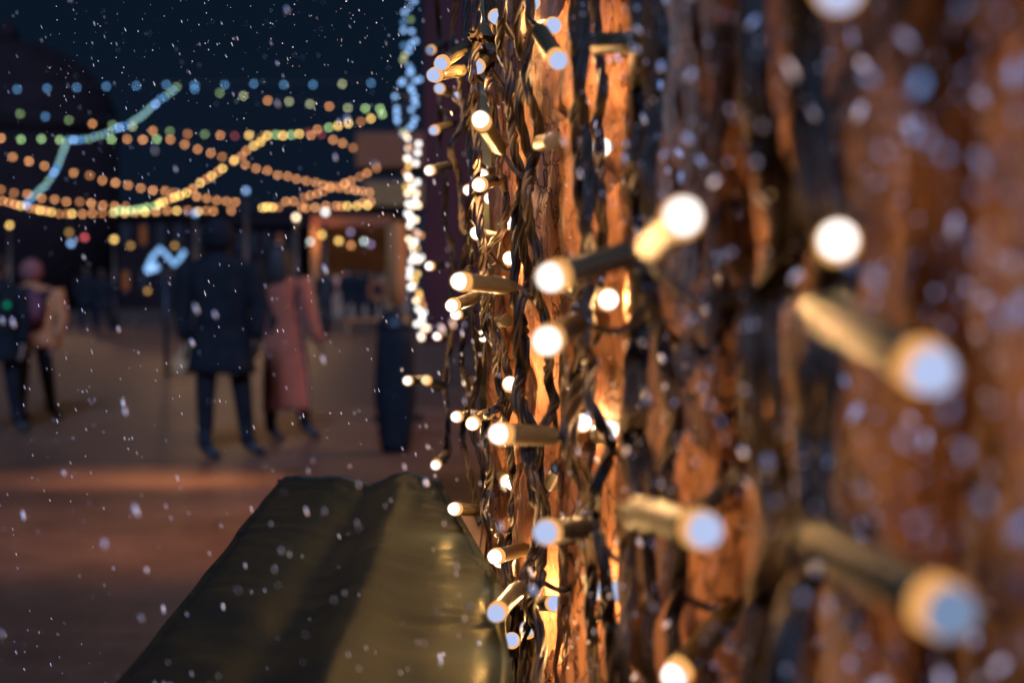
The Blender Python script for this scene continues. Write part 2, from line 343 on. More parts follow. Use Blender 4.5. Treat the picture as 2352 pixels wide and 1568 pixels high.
def fixture(tip, base, r, tone='w', power=1.0, lit=True, flip=1):
    Z = min(FOCUS / r, (0.86 if tip[0] < 1800 else 0.78) * Zwall(max(tip[0], 900)))
    T = P(tip[0], tip[1], Z); B0 = P(base[0], base[1], Z); L = (B0 - T).length; ln = 0.030; sc = 1.0
    if L > ln * 0.97: sc = min(1.7, L / (ln * 0.97))
    dz = math.sqrt(max(0.0, (ln * sc) ** 2 - L * L)) * flip
    B = P(base[0], base[1], Z + dz)
    if base[0] > 1150 and Z + dz > 0.90 * Zwall(base[0]): B = P(base[0], base[1], 0.90 * Zwall(base[0]))
    d = (T - B).normalized(); rot = d.to_track_quat('Z', 'Y'); mw = Matrix.LocRotScale(T, rot, Vector((sc, sc, sc)))
    end = T - d * 0.029 * sc
    best = None
    for root, path, rr in strands:
        for i in range(0, len(path), 4):
            dd = (path[i] - end).length * (1 + 0.5 * abs(math.log(rr / r)))
            if best is None or dd < best[0]: best = (dd, root, path[i])
    root = best[1]; inv = Matrix.Translation(root.location).inverted()
    so = obj('socket', ME_SOCK, None, root); so.matrix_world = mw; so.matrix_local = inv @ mw
    if lit:
        for nm, me in (('bulb', ME_TIP[tone]), ('rim_glow', ME_COL), ('halo_shell', ME_GLOW)):
            c = obj(nm, me, None, so)
        ld = bpy.data.lights.new('bulb_light', 'POINT'); ld.energy = (0.095 if tip[0] < 1500 else 0.026) * power * sc; ld.color = (1.0, 0.53, 0.20); ld.shadow_soft_size = 0.0
        lo = bpy.data.objects.new('bulb_light', ld); C.objects.link(lo); lo.parent = so; lo.location = (0, 0, 0.0050); LIGHTS.append(mw @ Vector((0, 0, 0.005)))
    # lead from socket to the cable
    a, b = end, best[2]
    if (b - a).length < 0.12:
        mid = (a + b) / 2 + Vector((0, 0, -0.006)) - d * 0.006
        bm = bmesh.new(); tube(bm, [x - T for x in spline([a + d * 0.001, a - d * 0.004, mid, b], 0.002)], 0.0011, 6)
        le = obj('lead', bm, M['cable'], so); le.matrix_parent_inverse = (Matrix.LocRotScale(None, rot, Vector((sc, sc, sc)))).inverted()

strand('faint blurred fairy light string hanging leftmost beside the maroon canvas', [(1000,-40),(1010,90),(1003,170),(1009,250),(1012,300),(1006,380),(1022,425),(1020,480),(1022,525),(1039,560),(1044,605),(1038,660),(1045,720),(1032,800),(1022,880),(1030,960),(1022,1060)], 0.60)
strand('soft brown fairy light string second from the left before the maroon canvas', [(1054,-40),(1039,90),(1052,150),(1058,215),(1064,280),(1036,340),(1052,390),(1059,450),(1061,520),(1074,550),(1064,610),(1070,700),(1060,820),(1078,900),(1060,1000),(1080,1090),(1100,1200)], 0.70)
strand('thin soft fairy light string hanging over the olive post', [(1078,-40),(1072,60),(1082,190),(1074,300),(1085,420),(1076,500),(1088,600),(1072,640),(1090,760),(1098,860),(1080,960),(1106,1060),(1120,1160),(1140,1290),(1170,1420),(1165,1620)], 0.82)
strand('sharp twisted fairy light string left of the others in focus, touching the cloth corner', [(1089,-40),(1094,60),(1081,80),(1096,100),(1087,155),(1094,225),(1091,280),(1097,350),(1094,410),(1101,450),(1103,540),(1106,575),(1106,625),(1116,665),(1114,740),(1131,780),(1141,804),(1139,859),(1151,919),(1129,944),(1119,959),(1116,1019),(1129,1064),(1119,1124),(1111,1169),(1129,1199),(1151,1244),(1164,1309),(1185,1350),(1199,1409),(1191,1484),(1199,1620)], 1.0)
strand('sharp fairy light string looping round two bulbs near the top of the wall edge', [(1119,-40),(1124,50),(1150,85),(1112,92),(1098,84),(1109,115),(1124,165),(1122,210),(1134,260),(1141,325),(1139,380),(1151,425),(1161,465),(1154,525),(1119,580),(1114,630),(1128,680),(1122,730),(1150,790),(1165,850),(1169,894),(1164,934),(1169,1019),(1174,1074),(1184,1124),(1174,1174),(1179,1209),(1164,1249),(1159,1329),(1182,1420),(1176,1500),(1185,1620)], 0.97)
strand('brown fairy light string running down the far edge of the first slab', [(1160,-40),(1154,30),(1149,115),(1169,165),(1164,225),(1174,280),(1184,350),(1199,415),(1184,500),(1184,600),(1179,690),(1199,740),(1204,784),(1206,834),(1199,884),(1209,944),(1239,1009),(1239,1084),(1244,1134),(1234,1209),(1219,1284),(1214,1344),(1218,1400),(1209,1484),(1214,1620)], 1.1)
strand('dark fairy light string crossing the big socket in the middle of the wall', [(1200,-40),(1186,60),(1203,150),(1192,240),(1207,330),(1222,400),(1206,470),(1200,560),(1215,640),(1196,700),(1188,780),(1194,850),(1183,920),(1206,980),(1222,1040),(1226,1130),(1240,1180),(1228,1260),(1200,1330),(1212,1400),(1235,1470),(1222,1620)], 1.15)
strand('dark fairy light string left of the brightest cracked slab', [(1211,-40),(1219,75),(1209,150),(1219,225),(1239,300),(1219,390),(1209,450),(1219,530),(1239,600),(1228,660),(1244,700),(1259,750),(1264,814),(1259,864),(1274,924),(1254,974),(1214,1019),(1214,1064),(1232,1104),(1258,1190),(1244,1284),(1239,1334),(1219,1384),(1244,1470),(1229,1620)], 1.22)
strand('blurred dark fairy light string right of the brightest cracked slab', [(1319,-40),(1324,100),(1331,200),(1319,275),(1329,350),(1334,450),(1347,560),(1344,650),(1319,725),(1329,784),(1319,884),(1299,994),(1314,1064),(1344,1134),(1334,1209),(1359,1309),(1355,1409),(1369,1620)], 1.42, loops=1)
strand('dark fairy light string behind the crossed sockets of the second slab', [(1338,-40),(1345,90),(1335,190),(1345,300),(1352,420),(1345,520),(1362,600),(1352,700),(1343,790),(1359,834),(1350,909),(1376,974),(1402,1024),(1392,1064),(1369,1124),(1366,1184),(1382,1259),(1397,1359),(1404,1459),(1414,1620)], 1.55)
strand('blurred fairy light string along the right edge of the second slab', [(1454,-40),(1474,100),(1466,200),(1472,280),(1462,350),(1460,450),(1475,550),(1464,620),(1462,750),(1452,834),(1449,934),(1439,984),(1452,1064),(1462,1160),(1440,1250),(1448,1380),(1430,1480),(1440,1620)], 1.75, loops=1)
strand('blurred fairy light string splitting rightwards under the long dark socket', [(1498,-40),(1490,120),(1500,260),(1486,400),(1496,520),(1470,600),(1492,660),(1504,720),(1522,800),(1545,900),(1552,980),(1530,1080),(1545,1170),(1560,1300),(1545,1450),(1560,1620)], 1.85)
strand('very blurred thick fairy light string left of the two nearest ones', [(1712,-60),(1716,200),(1738,330),(1775,450),(1790,560),(1750,670),(1715,760),(1728,900),(1738,1050),(1760,1180),(1752,1300),(1722,1400),(1712,1640)], 2.5, loops=1)
strand('very blurred nearest fairy light string holding the two largest bulbs', [(1822,-60),(1830,150),(1840,350),(1858,480),(1892,600),(1882,720),(1856,850),(1848,1000),(1856,1150),(1876,1240),(1836,1330),(1800,1450),(1790,1640)], 2.7, loops=1)
strand('very blurred fairy light string twisting round the nearest one', [(1724,-60),(1726,180),(1748,340),(1790,470),(1815,570),(1770,680),(1735,780),(1722,950),(1752,1080),(1775,1220),(1748,1380),(1730,1640)], 2.35)

for f in [
    ((988,116),(1025,98),.62,'d'), ((1012,147),(1075,104),1.0,'b'), ((995,173),(1072,158),1.0,'b'), ((1095,155),(1132,122),.98,'b'),
    ((1008,203),(1034,212),.7,'b'), ((995,300),(1045,282),.66,'b'), ((1103,274),(1150,345),1.25,'w'), ((985,392),(1035,380),.7,'w'),
    ((1099,425),(1155,408),1.0,'w'), ((1107,402),(1128,396),.8,'w'), ((1075,437),(1088,425),.62,'w'), ((1125,456),(1140,448),.66,'w'), ((1050,222),(1062,236),.5,'b'),
    ((1094,535),(1143,548),.95,'w'), ((1170,593),(1197,604),1.0,'w'), ((985,611),(1030,608),.6,'w'), ((1054,646),(1180,658),1.28,'w'),
    ((1037,702),(1095,682),.95,'w'), ((1046,722),(1088,716),.75,'w'), ((1003,772),(1032,774),.5,'w'), ((935,874),(972,872),.62,'w'),
    ((977,872),(1021,886),.66,'y'), ((1085,903),(1085,868),.72,'w'), ((1047,957),(1098,951),.76,'w'), ((1084,973),(1120,950),.95,'w'),
    ((1145,996),(1290,1002),1.5,'w'), ((1171,1017),(1190,1032),.8,'w'), ((1171,880),(1180,915),1.05,'w'), ((1000,1068),(1030,1040),.66,'w'),
    ((1042,1168),(1100,1172),.9,'w'), ((1136,1278),(1213,1258),1.08,'w'), ((1147,1288),(1190,1275),.95,'w'), ((1139,1408),(1197,1345),1.3,'b'), ((1175,1468),(1184,1500),1.05,'b'),
    ((1211,1442),(1238,1510),1.08,'b'), ((1252,1222),(1352,1212),1.75,'b'), ((1264,637),(1475,575),2.05,'w'), ((1570,496),(1492,572),2.7,'w',.5),
    ((1256,783),(1330,742),2.0,'w'), ((1398,688),(1360,672),1.5,'w'), ((1272,59),(1228,70),1.15,'b'), ((1283,140),(1230,58),1.35,'b'),
    ((1138,40),(1152,18),1.0,'b'), ((1222,8),(1216,-28),1.1,'b'), ((1310,1497),(1352,1522),1.15,'b'), ((1366,1357),(1352,1320),1.2,'b'),
    ((1420,1356),(1392,1372),1.3,'b'), ((1275,1385),(1240,1385),1.05,'b'), ((1383,338),(1352,338),1.35,'w'), ((1620,1218),(1450,1172),2.6,'b'),
    ((2140,852),(1880,712),3.6,'b',.4), ((2182,1406),(1880,1240),3.9,'d',.3), ((1925,550),(1905,640),2.7,'w',.08), ((1928,-22),(1905,-120),3.3,'b',.7),
    ((1340,970),(1300,985),1.2,'w'), ((1400,986),(1370,1000),1.2,'w'), ((1548,1552),(1640,1450),1.9,'w'), ((1168,512),(1150,520),.75,'w'),
    ((1165,1105),(1150,1090),.7,'w'), ((1110,772),(1118,760),.6,'w'), ((1178,1112),(1190,1090),.8,'w'), ((1225,1362),(1212,1350),.7,'w')]:
    fixture(*f)
for f in [((1480,98),(1342,100),1.6), ((1276,322),(1236,330),1.3), ((1288,1065),(1262,1120),1.15), ((1192,1178),(1224,1218),1.0), ((1148,205),(1178,208),.85),
          ((1342,672),(1300,655),1.4), ((1168,735),(1135,742),.75), ((1340,742),(1385,736),1.5)]:
    fixture(*f, lit=False)

# ------------------------------------------------------------------ green cloth over the narrow counter
def cloth():
    bm = bmesh.new(); NU, NV = 120, 190; grid = []
    top = CAMH - 0.140
    for j in range(NV + 1):
        y = 0.30 + (1.00 - 0.30) * j / NV
        tt = (y - 0.30) / 0.70
        xl = -0.138 - 0.026 * max(0, (y - 0.49) / 0.51) + 0.004 * noise.noise(Vector((y * 9, 1, 0)))
        xr = 0.003 - 0.018 * tt + 0.0045 * noise.noise(Vector((y * 14, 2, 0)))
        xr = min(xr, Xwall(y) - 0.035)
        row = []
        for i in range(NU + 1):
            a = i / NU                     # 0..0.16 hang left, ..0.84 top, ..1 hang right
            if a < 0.16: w = (0.16 - a) / 0.16; x = xl - 0.010 * (1 - math.exp(-w * 3)) + 0.008 * noise.noise(Vector((y * 26, 0, 4))) * w; z = top - 0.16 * w
            elif a > 0.84: w = (a - 0.84) / 0.16; x = xr + 0.006 * w ** .5 + 0.006 * noise.noise(Vector((y * 30, 0, 9))) * w; z = top - 0.14 * w
            else:
                u = (a - 0.16) / 0.68; x = xl + (xr - xl) * u
                ed = min(u, 1 - u); z = top - 0.005 * math.exp(-ed * 34)
                fx = -0.075 - 0.028 * (1 - tt) * 0 + 0.0 * y
                cx_ = -0.084 - 0.016 * tt                         # long dark valley beside a ridge
                z += 0.0095 * (1 - .75 * tt) * math.exp(-((x - cx_ - 0.024) / 0.014) ** 2) - 0.0055 * math.exp(-((x - cx_) / 0.016) ** 2)
                z += 0.0036 * min(1, ed * 7) * (1 - .65 * tt) * noise.noise(Vector((x * 11, y * 13, 2))) + 0.0010 * noise.noise(Vector((x * 30 + y * 14, y * 46, 7))) + 0.0016 * math.exp(-ed * 16) * noise.noise(Vector((x * 12, y * 75, 13)))
                pk = math.exp(-((1 - tt) / 0.10)); z += pk * (0.0020 * noise.noise(Vector((x * 42, y * 12, 11))) + 0.003 * abs(noise.noise(Vector((x * 90, y * 22, 3)))))
                for (qx, qy) in ((xr, 0.585), (xr, 0.70), (xr, 0.86)):   # puckers gathered at the right seam
                    dx, dy = x - qx, y - qy; rr_ = math.hypot(dx, dy); th = math.atan2(dy, -dx)
                    z += 0.0014 * math.cos(th * 9) * math.exp(-rr_ / 0.022)
            row.append(bm.verts.new((x, y, z)))
        grid.append(row)
    # back drop
    last = grid[-1]; back = [bm.verts.new(v.co + Vector((0, 0.006, -0.12))) for v in last]
    for v in back: v.co.z = max(v.co.z, top - 0.17) if v.co.z > top - 0.2 else v.co.z
    grid.append(back)
    for r1, r2 in zip(grid, grid[1:]):
        for k in range(NU): bm.faces.new((r1[k], r1[k + 1], r2[k + 1], r2[k]))
    return bm
ct = thing('counter_ledge', 'narrow wooden counter hidden under the green cloth beside the timber wall', 'counter', (-0.07, 0.6, 0))
obj('board', bbox((-0.075, 0.64, CAMH - 0.166), (0.118, 0.68, 0.02), 0.003), M['planky'], ct, smooth=False)
for x, y in ((-0.115, 0.34), (-0.115, 0.93), (-0.035, 0.34), (-0.045, 0.93)):
    obj('leg', bbox((x, y, (CAMH - 0.177) / 2), (0.03, 0.03, CAMH - 0.177), 0.003), M['planky'], ct, smooth=False)
rehome(ct)
CLB = cloth(); CLB.verts.ensure_lookup_table()
seams = [[CLB.verts[j * 121 + i].co.copy() + Vector((0, 0, .0006)) for j in range(191)] for i in (18, 103)] + [[CLB.verts[190 * 121 + i].co.copy() for i in range(18, 104)]]
cl = tag(obj('satin_cloth', CLB, M['satin']), 'dark olive green satin cloth draped over a narrow counter beside the wall', 'cloth')

for q in seams:
    bm = bmesh.new(); tube(bm, q, 0.0013, 6); obj('seam_piping', bm, M['satin'], cl)

# ------------------------------------------------------------------ far string lights
LC = {'o': (0.56, 0.23, 0.085), 'y': (0.95, 0.58, 0.16), 'g': (0.13, 0.20, 0.085), 'b': (0.055, 0.15, 0.29), 'r': (0.16, 0.03, 0.035), 'w': (1.6, 1.2, .8), 'p': (.36, .14, .05), 'q': (.72, .31, .12), 'B': (0.20, 0.36, 0.66), 'l': (0.30, 0.48, .20), 'm': (.30, .32, .17),
      'W': (1.25, 1.2, 1.15), 'e': (0.0, .11, .055), 'R': (.50, .075, .09), 'k': (.28, .15, .04), 'v': (.17, .13, .24), 'c': (.40, .50, .48)}
FM = {}
APX = 6.5
def fmat(k, a, Z):
    blur = 23.0 * 0.91 * (1 - FOCUS / Z); g = (blur / a) ** 2
    key = (k, round(g, 1))
    if key not in FM: FM[key] = emit('far_bulb_' + str(len(FM)), LC[k], g)
    return FM[key]
FMESH = {}
def bulb_mesh(k, Z, a=APX):
    key = (k, round(Z, 1), a)
    if key not in FMESH:
        bm = bmesh.new(); sphere(bm, (0, 0, 0), 1.0, 14); FMESH[key] = mesh_of(bm, 'bulb', fmat(k, a, Z))
    return FMESH[key]
bm = bmesh.new(); tube(bm, [Vector((0, 0, 0.75)), Vector((0, 0, 1.1)), Vector((0, 0, 1.9))], [0.75, 0.6, 0.35], 10); ME_FS = mesh_of(bm, 'bulb_socket', M['metal'])
RC = random.Random(5)
def farstring(label, pts, Z, cols, dens=None, extend=True):
    if dens:
        q = []; 
        for (x0, y0), (x1, y1) in zip(pts, pts[1:]):
            n = max(1, int(math.hypot(x1 - x0, y1 - y0) / dens)); q += [(x0 + (x1 - x0) * k / n, y0 + (y1 - y0) * k / n) for k in range(n)]
        pts = q + [pts[-1]]
    root = thing('string_light', label, 'string lights', P(pts[0][0], pts[0][1], Z), 'strings of lights over the square')
    rad = APX / 2 / F * Z
    W3 = [P(x, y, Z) for x, y in pts]
    off = Vector((0, 0, rad * 1.9))
    line = [w + off for w in W3]
    if extend:
        line = [line[0] + (line[0] - line[1]).normalized() * Z * 0.12] + line
    bm = bmesh.new(); tube(bm, line, max(0.006, rad * 0.12), 5); obj('cable', bm, M['metal'], root)
    for i, w in enumerate(W3):
        k = cols[i % len(cols)] if len(cols) < len(W3) else cols[i]
        if k == 'o': k = RC.choice('oooopq')
        w = w + Vector((0, 0, RC.uniform(-1, 1) * rad * .45))
        b = obj('bulb', bulb_mesh(k, Z), None, root); b.location = w; b.scale = (rad,) * 3
        s = obj('bulb_socket', ME_FS, None, b)
    rehome(root)
    return root
farstring('topmost string of widely spaced blue lights across the night sky', [(39,206),(108,204),(176,202),(244,200),(313,198),(382,196),(447,194),(516,195),(583,194),(652,195),(719,196),(786,192),(852,191)], 16, 'bbbbbbbbbbbmb')
farstring('short green and orange string sloping down left of the blue zigzag strip', [(46,261),(104,268),(158,276),(212,285),(258,287)], 18, 'gbgog')
farstring('string of green and orange lights sloping gently down to the garland top', [(447,204),(505,215),(559,220),(615,230),(664,234),(712,238),(756,246),(799,247),(839,250),(873,251)], 17, 'bgmommomyy'.replace('y','l'))
farstring('string of mixed orange and green lights meeting the rising string below the stars', [(304,290),(351,300),(390,303),(431,309),(470,309),(506,312),(539,313),(572,312),(600,318),(649,310),(708,303),(738,310),(765,320),(787,330),(811,338)], 20, 'mogogorykorrooo'[:15])
farstring('long orange string sagging from the left edge to the lower right', [(2,318),(48,319),(95,319),(137,321),(256,321),(292,320),(328,320),(360,319),(391,322),(424,333),(454,343),(484,351),(510,361),(537,369),(563,379),(588,386),(614,393),(637,402),(660,406),(681,412),(703,416),(725,420),(742,425),(759,427),(781,432),(799,434),(816,437),(832,440),(849,441)], 22, 'ollllooloo' + 'o' * 19)
farstring('orange string sloping from the left edge through the middle height', [(29,361),(66,371),(102,380),(169,396),(206,403),(235,413),(265,420),(294,425),(323,431),(351,436),(379,438),(400,442),(452,452),(475,456),(498,459),(520,462),(541,465),(531,483)], 26, 'o')
farstring('orange string just above the lowest one on the left', [(2,437),(32,443),(63,447),(95,455),(125,458),(152,462),(183,465),(209,468),(236,471),(263,473),(289,475)], 30, 'o')
farstring('lowest orange string running level above the dark crowd', [(5,460),(20,465),(34,468),(48,472),(66,478),(82,481),(92,482),(105,485),(118,489),(136,491),(153,492),(165,491),(189,491),(212,490),(235,490),(260,489),(286,489),(310,488),(333,488),(358,486),(383,485),(406,484),(431,484),(455,484),(473,484),(490,484)], 32, 'oooyooyoyooyooo')
farstring('dense yellow string rising diagonally from the lowest string to the garland', [(263,485),(275,484),(288,484),(300,484),(313,483),(326,480),(338,477),(358,472),(366,468),(375,465),(390,458),(400,452),(413,448),(428,443),(443,432),(460,421),(474,412),(486,403),(500,396),(511,386),(538,369),(555,358),(566,346),(583,335),(599,325),(614,311),(633,310),(650,310),(669,309),(687,308),(714,309),(729,299),(755,294),(776,290),(800,284),(829,279),(852,271),(878,263)], 19, 'llllllllyyoyyyoyoyoyyooyyylylyoolyyoylyl'[:38])
farstring('short orange string rising at the right under the dark sky', [(603,476),(614,475),(626,476),(640,475),(657,464),(674,462),(699,454),(712,449),(729,445),(742,440),(758,433),(775,428),(792,420),(806,415),(826,406),(843,398),(865,386)], 24, 'yyyo' + 'o' * 13)
farstring('level orange string at the right just above the stall lamps', [(693,476),(703,477),(724,476),(748,473),(772,474),(784,474),(798,473),(820,472),(844,473),(834,467),(852,464)], 28, 'ooooooyyyoo')
farstring('thick blue and green strip of lights zigzagging down at the left', [(60,470),(75,452),(105,425),(130,388),(141,358),(152,330),(158,321),(180,322),(205,318),(240,308),(262,296),(285,290),(300,283),(318,272),(334,258),(357,240),(368,228),(390,214),(406,200)], 14, 'Bbbgbgbgb', dens=9.5)
# bright garland hanging at the edge of the maroon canvas
random.seed(11)
pts = []
ctr = [(938,-10),(940,60),(938,120),(945,165),(930,200),(932,240),(930,280),(945,310),(948,350),(945,400),(943,440),(950,480),(952,520),(955,560),(955,600),(952,650),(960,690),(968,740),(968,772)]
for i in range(98):
    t = i / 97 * (len(ctr) - 1); k = min(int(t), len(ctr) - 2); f = t - k
    x = ctr[k][0] * (1 - f) + ctr[k + 1][0] * f; y = ctr[k][1] * (1 - f) + ctr[k + 1][1] * f
    w = 24 if 170 < y < 310 else 16 if y < 560 else 13
    pts.append((x + random.uniform(-w, w), y + random.uniform(-6, 6)))
pts[-1] = (968, 775)
GZ = 3.9
root = thing('light_garland', 'dense bright garland of lights hanging down the edge of the maroon canvas', 'string lights', P(938, -10, GZ))
a0 = 10.5
bm = bmesh.new(); tube(bm, [P(x, y, GZ) + Vector((0, 0.012, 0.006)) for x, y in [(938, -120)] + pts], 0.0028, 5); obj('cable', bm, M['metal'], root)
for x, y in pts:
    k = random.choice('BBBbgm') if y < 310 else random.choice('WWWWwwyo') if y > 330 else random.choice('BWy')
    if 175 < y < 310 and k in 'bg': k = 'B'
    b = obj('bulb', bulb_mesh(k, GZ, a0), None, root); b.location = P(x, y, GZ + random.uniform(-.02, .02)); b.scale = (a0 / 2 / F * GZ,) * 3
for y in (60, 200, 330, 450, 560, 660, 760):
    ld = bpy.data.lights.new('garland_light', 'POINT'); ld.energy = 0.35; ld.color = (1, .62, .3); ld.shadow_soft_size = 0.02
    lo = bpy.data.objects.new('garland_light', ld); C.objects.link(lo); lo.parent = root; lo.location = P(945, y, GZ - 0.06)
rehome(root)

# maroon stall side
st = thing('canvas_stall', 'dark maroon canvas side of a stall behind the hanging lights', 'market stall', (0.3, 4.1, 0))
bm = bmesh.new()
x0 = (975 - 1176) / F * 4.1; zb = P(1000, 792, 4.1).z; n = 50; rows = []
for j in range(21):
    z = zb + (3.0 - zb) * j / 20
    rows.append([bm.verts.new((x0 + 1.9 * k / n, 4.1 + 0.012 * math.sin(k * 0.9) + 0.02 * noise.noise(Vector((k * .2, 0, z * 2))), z)) for k in range(n + 1)])
for r1, r2 in zip(rows, rows[1:]):
    for k in range(n): bm.faces.new((r1[k], r1[k + 1], r2[k + 1], r2[k]))
obj('canvas_panel', bm, M['maroon'], st)
for xx, yy in ((0.45, 4.2), (1.6, 4.2), (0.45, 6.2), (1.6, 6.2)): obj('post', bbox((xx, yy, 1.5), (0.07, 0.07, 3.0), 0.005), M['planky'], st, smooth=False)
bm = bmesh.new(); vs = [bm.verts.new(v) for v in ((x0, 4.05, 3.0), (1.9, 4.05, 3.0), (1.9, 6.4, 3.0), (x0, 6.4, 3.0), (x0, 5.2, 3.6), (1.9, 5.2, 3.6))]
for f in ((0, 1, 5, 4), (2, 3, 4, 5), (0, 4, 3), (1, 2, 5), (3, 2, 1, 0)): bm.faces.new([vs[i] for i in f])
obj('roof', bm, M['maroon'], st, smooth=False); rehome(st)

# ------------------------------------------------------------------ far buildings
def building(name, label, px0, px1, py_top, Z, depth, mt, win=(0, 0), roof=None, dome=False):
    X0 = P(px0, 640, Z).x; X1 = P(px1, 640, Z).x; H = P(px0, py_top, Z).z; yc = Z + depth / 2; xc = (X0 + X1) / 2
    r = thing(name, label, 'building', (xc, yc, 0))
    if dome: depth = (X1 - X0) * .8; yc = Z + depth / 2; obj('wall', loft([((xc, yc, 0), (X1 - X0) / 2, depth / 2), ((xc, yc, H), (X1 - X0) / 2, depth / 2)], 40), mt, r)
    else: obj('wall', bbox((xc, yc, H / 2), (X1 - X0, depth, H)), mt, r, smooth=False)
    nx, nz = win
    for i in range(nx):
        for j in range(nz):
            cx_ = X0 + (X1 - X0) * (i + .5) / nx; cz = H * (j + .62) / nz
            w = obj('window', bbox((cx_, Z - 0.03, cz), ((X1 - X0) / nx * .42, 0.05, H / nz * .5)), M['backing'], r, smooth=False)
            if (i * 3 + j * 5) % 4 == 0: obj('pane', bbox((cx_, Z - 0.07, cz), ((X1 - X0) / nx * .34, 0.02, H / nz * .4)), M['glass'], w, smooth=False)
    if roof:
        hr = roof; bm = bmesh.new()
        o = 0.3; vs = [bm.verts.new(v) for v in ((X0 - o, Z - o, H), (X1 + o, Z - o, H), (X1 + o, Z + depth + o, H), (X0 - o, Z + depth + o, H), (X0 + 1, yc, H + hr), (X1 - 1, yc, H + hr))]
        for f in ((0, 1, 5, 4), (2, 3, 4, 5), (3, 0, 4), (1, 2, 5), (3, 2, 1, 0)): bm.faces.new([vs[k] for k in f])
        obj('roof', bm, M['roofm'], r, smooth=False)
    if dome:
        Rd = (X1 - X0) / 2 * 1.02; prof = []
        bm = loft([((xc, yc, H + Rd * 0.9 * math.sin(a)), Rd * math.cos(a) + .01, depth / 2 * math.cos(a) + .01) for a in [R(k * 9) for k in range(11)]], 32)
        obj('dome', bm, M['roofm'], r)
        bm = bmesh.new(); tube(bm, [Vector((xc, yc, H + Rd * .88)), Vector((xc, yc, H + Rd * 1.0)), Vector((xc, yc, H + Rd * 1.1))], [.5, .4, .05], 10); obj('finial', bm, M['roofm'], r)
    rehome(r); return r
building('domed_hall', 'dim reddish domed hall rising behind the strings at far left', -300, 215, 300, 62, 5, M['facade'], (0, 0), dome=True)
building('town_house', 'dark low house under the lowest string of lights left of the couple', 270, 475, 500, 66, 10, M['facade'], (5, 2), roof=1.4)
building('town_hall', 'wide dark building behind the walking couple', 478, 690, 520, 64, 10, M['facade'], (7, 2), roof=1.0)
bd = building('market_house', 'dark building with two tan boards for its lit parts beside the garland', 818, 1110, 300, 58, 8, M['backing'], (0, 0))
for (lab, px0, px1, py0, py1, m_) in (('upper dim tan board standing in for a lit part of the market building', 820, 1010, 307, 386, 'tan'), ('lower brighter tan board standing in for a lit part of the market building', 838, 1010, 418, 474, 'canvas')):
    a = P(px0, py0, 57.6); b = P(px1, py1, 57.6)
    tag(obj('lit_part_board', bbox(((a.x + b.x) / 2, 57.7, (a.z + b.z) / 2), (b.x - a.x, 0.2, a.z - b.z), 0.03), M[m_], smooth=False), lab, 'board')  # light on the building put into the tan board colours

# far stall
Zs = 50; k = Zs / F
def X(px, Z=Zs): return (px - 1176) / F * Z
def Hh(py, Z=Zs): return CAMH + (640 - py) / F * Z
fs = thing('market_stall', 'lit wooden market stall with hanging lamps far behind the woman in pink', 'market stall', (X(810), Zs + 1, 0))
obj('fascia', bbox(((X(715) + X(902)) / 2, Zs, Hh(508)), (X(902) - X(715), 0.12, Hh(495) - Hh(521)), 0.02), M['tan'], fs, smooth=False)
obj('roof', bbox(((X(700) + X(930)) / 2, Zs + 1.3, Hh(488)), (X(930) - X(700), 2.9, 0.12), 0.02), M['roofm'], fs, smooth=False)
for px in (724, 898): obj('post', bbox((X(px), Zs + .1, Hh(521) / 2), (0.30, 0.2, Hh(521)), 0.02), M['canvas'], fs, smooth=False)
obj('back_wall', bbox(((X(700) + X(930)) / 2, Zs + 2.6, Hh(488) / 2), (X(930) - X(700), 0.1, Hh(488) - .2)), M['planky'], fs, smooth=False)
obj('counter', bbox(((X(735) + X(890)) / 2, Zs + .8, 0.5), (X(890) - X(735), 0.7, 1.0), 0.03), M['planky'], fs, smooth=False)
rehome(fs)
random.seed(4)
for i, px in enumerate((742, 768, 795, 850, 870)):
    h = 0.35 + 0.15 * (i % 3)
    tag(obj('goods_basket', loft([((X(px), Zs + .8, 1.0), .20, .18), ((X(px), Zs + .8, 1.0 + h * .5), .26, .24), ((X(px) + .04, Zs + .8, 1.0 + h), .12, .12)], 12, .3, i), M['goods']),
        ['basket heaped with goods at the left end of the far stall counter', 'low basket of goods second on the far stall counter', 'middle heap of goods on the far stall counter', 'heap of goods right of the standing visitors on the far counter', 'last basket at the right end of the far stall counter'][i], 'basket', 'goods on the far stall counter')

def lamp(label, px, py, Z, col, a=10, energy=0, lc=(1, .55, .25), pole=False, name='hanging_lamp', up=0.5):
    c = P(px, py, Z); rad = a / 2 / F * Z
    r = thing(name, label, 'lamp', (c.x, c.y, 0 if pole else c.z), 'lamps around the square')
    blur = 21 * (1 - FOCUS / Z); g = max(1.0, (blur / a) ** 2)
    mm = emit('lamp_' + col + str(px), LC[col], g); bm = bmesh.new(); sphere(bm, c, rad, 16); obj('globe', bm, mm, r)
    bm = bmesh.new(); tube(bm, [c + Vector((0, 0, rad * .85)), c + Vector((0, 0, rad * 1.25)), c + Vector((0, 0, rad * 1.6))], [rad * .8, rad * .55, rad * .12], 12); obj('cap', bm, M['metal'], r)
    bm = bmesh.new()
    if pole:
        tube(bm, [Vector((c.x, c.y + .02, 0)), Vector((c.x, c.y + .02, .5)), Vector((c.x, c.y, c.z - rad * .9))], [.10, .055, .04], 10); obj('pole', bm, M['metal'], r)
    else:
        tube(bm, [c + Vector((0, 0, rad * 1.5)), c + Vector((0, 0, rad * 1.5 + up))], 0.01, 6); obj('cord', bm, M['metal'], r)
    if energy:
        ld = bpy.data.lights.new('lamp_light', 'POINT'); ld.energy = energy; ld.color = lc; ld.shadow_soft_size = rad
        lo = bpy.data.objects.new('lamp_light', ld); C.objects.link(lo); lo.parent = r; lo.location = c + Vector((-.3, -1.2, -.1))
    rehome(r)
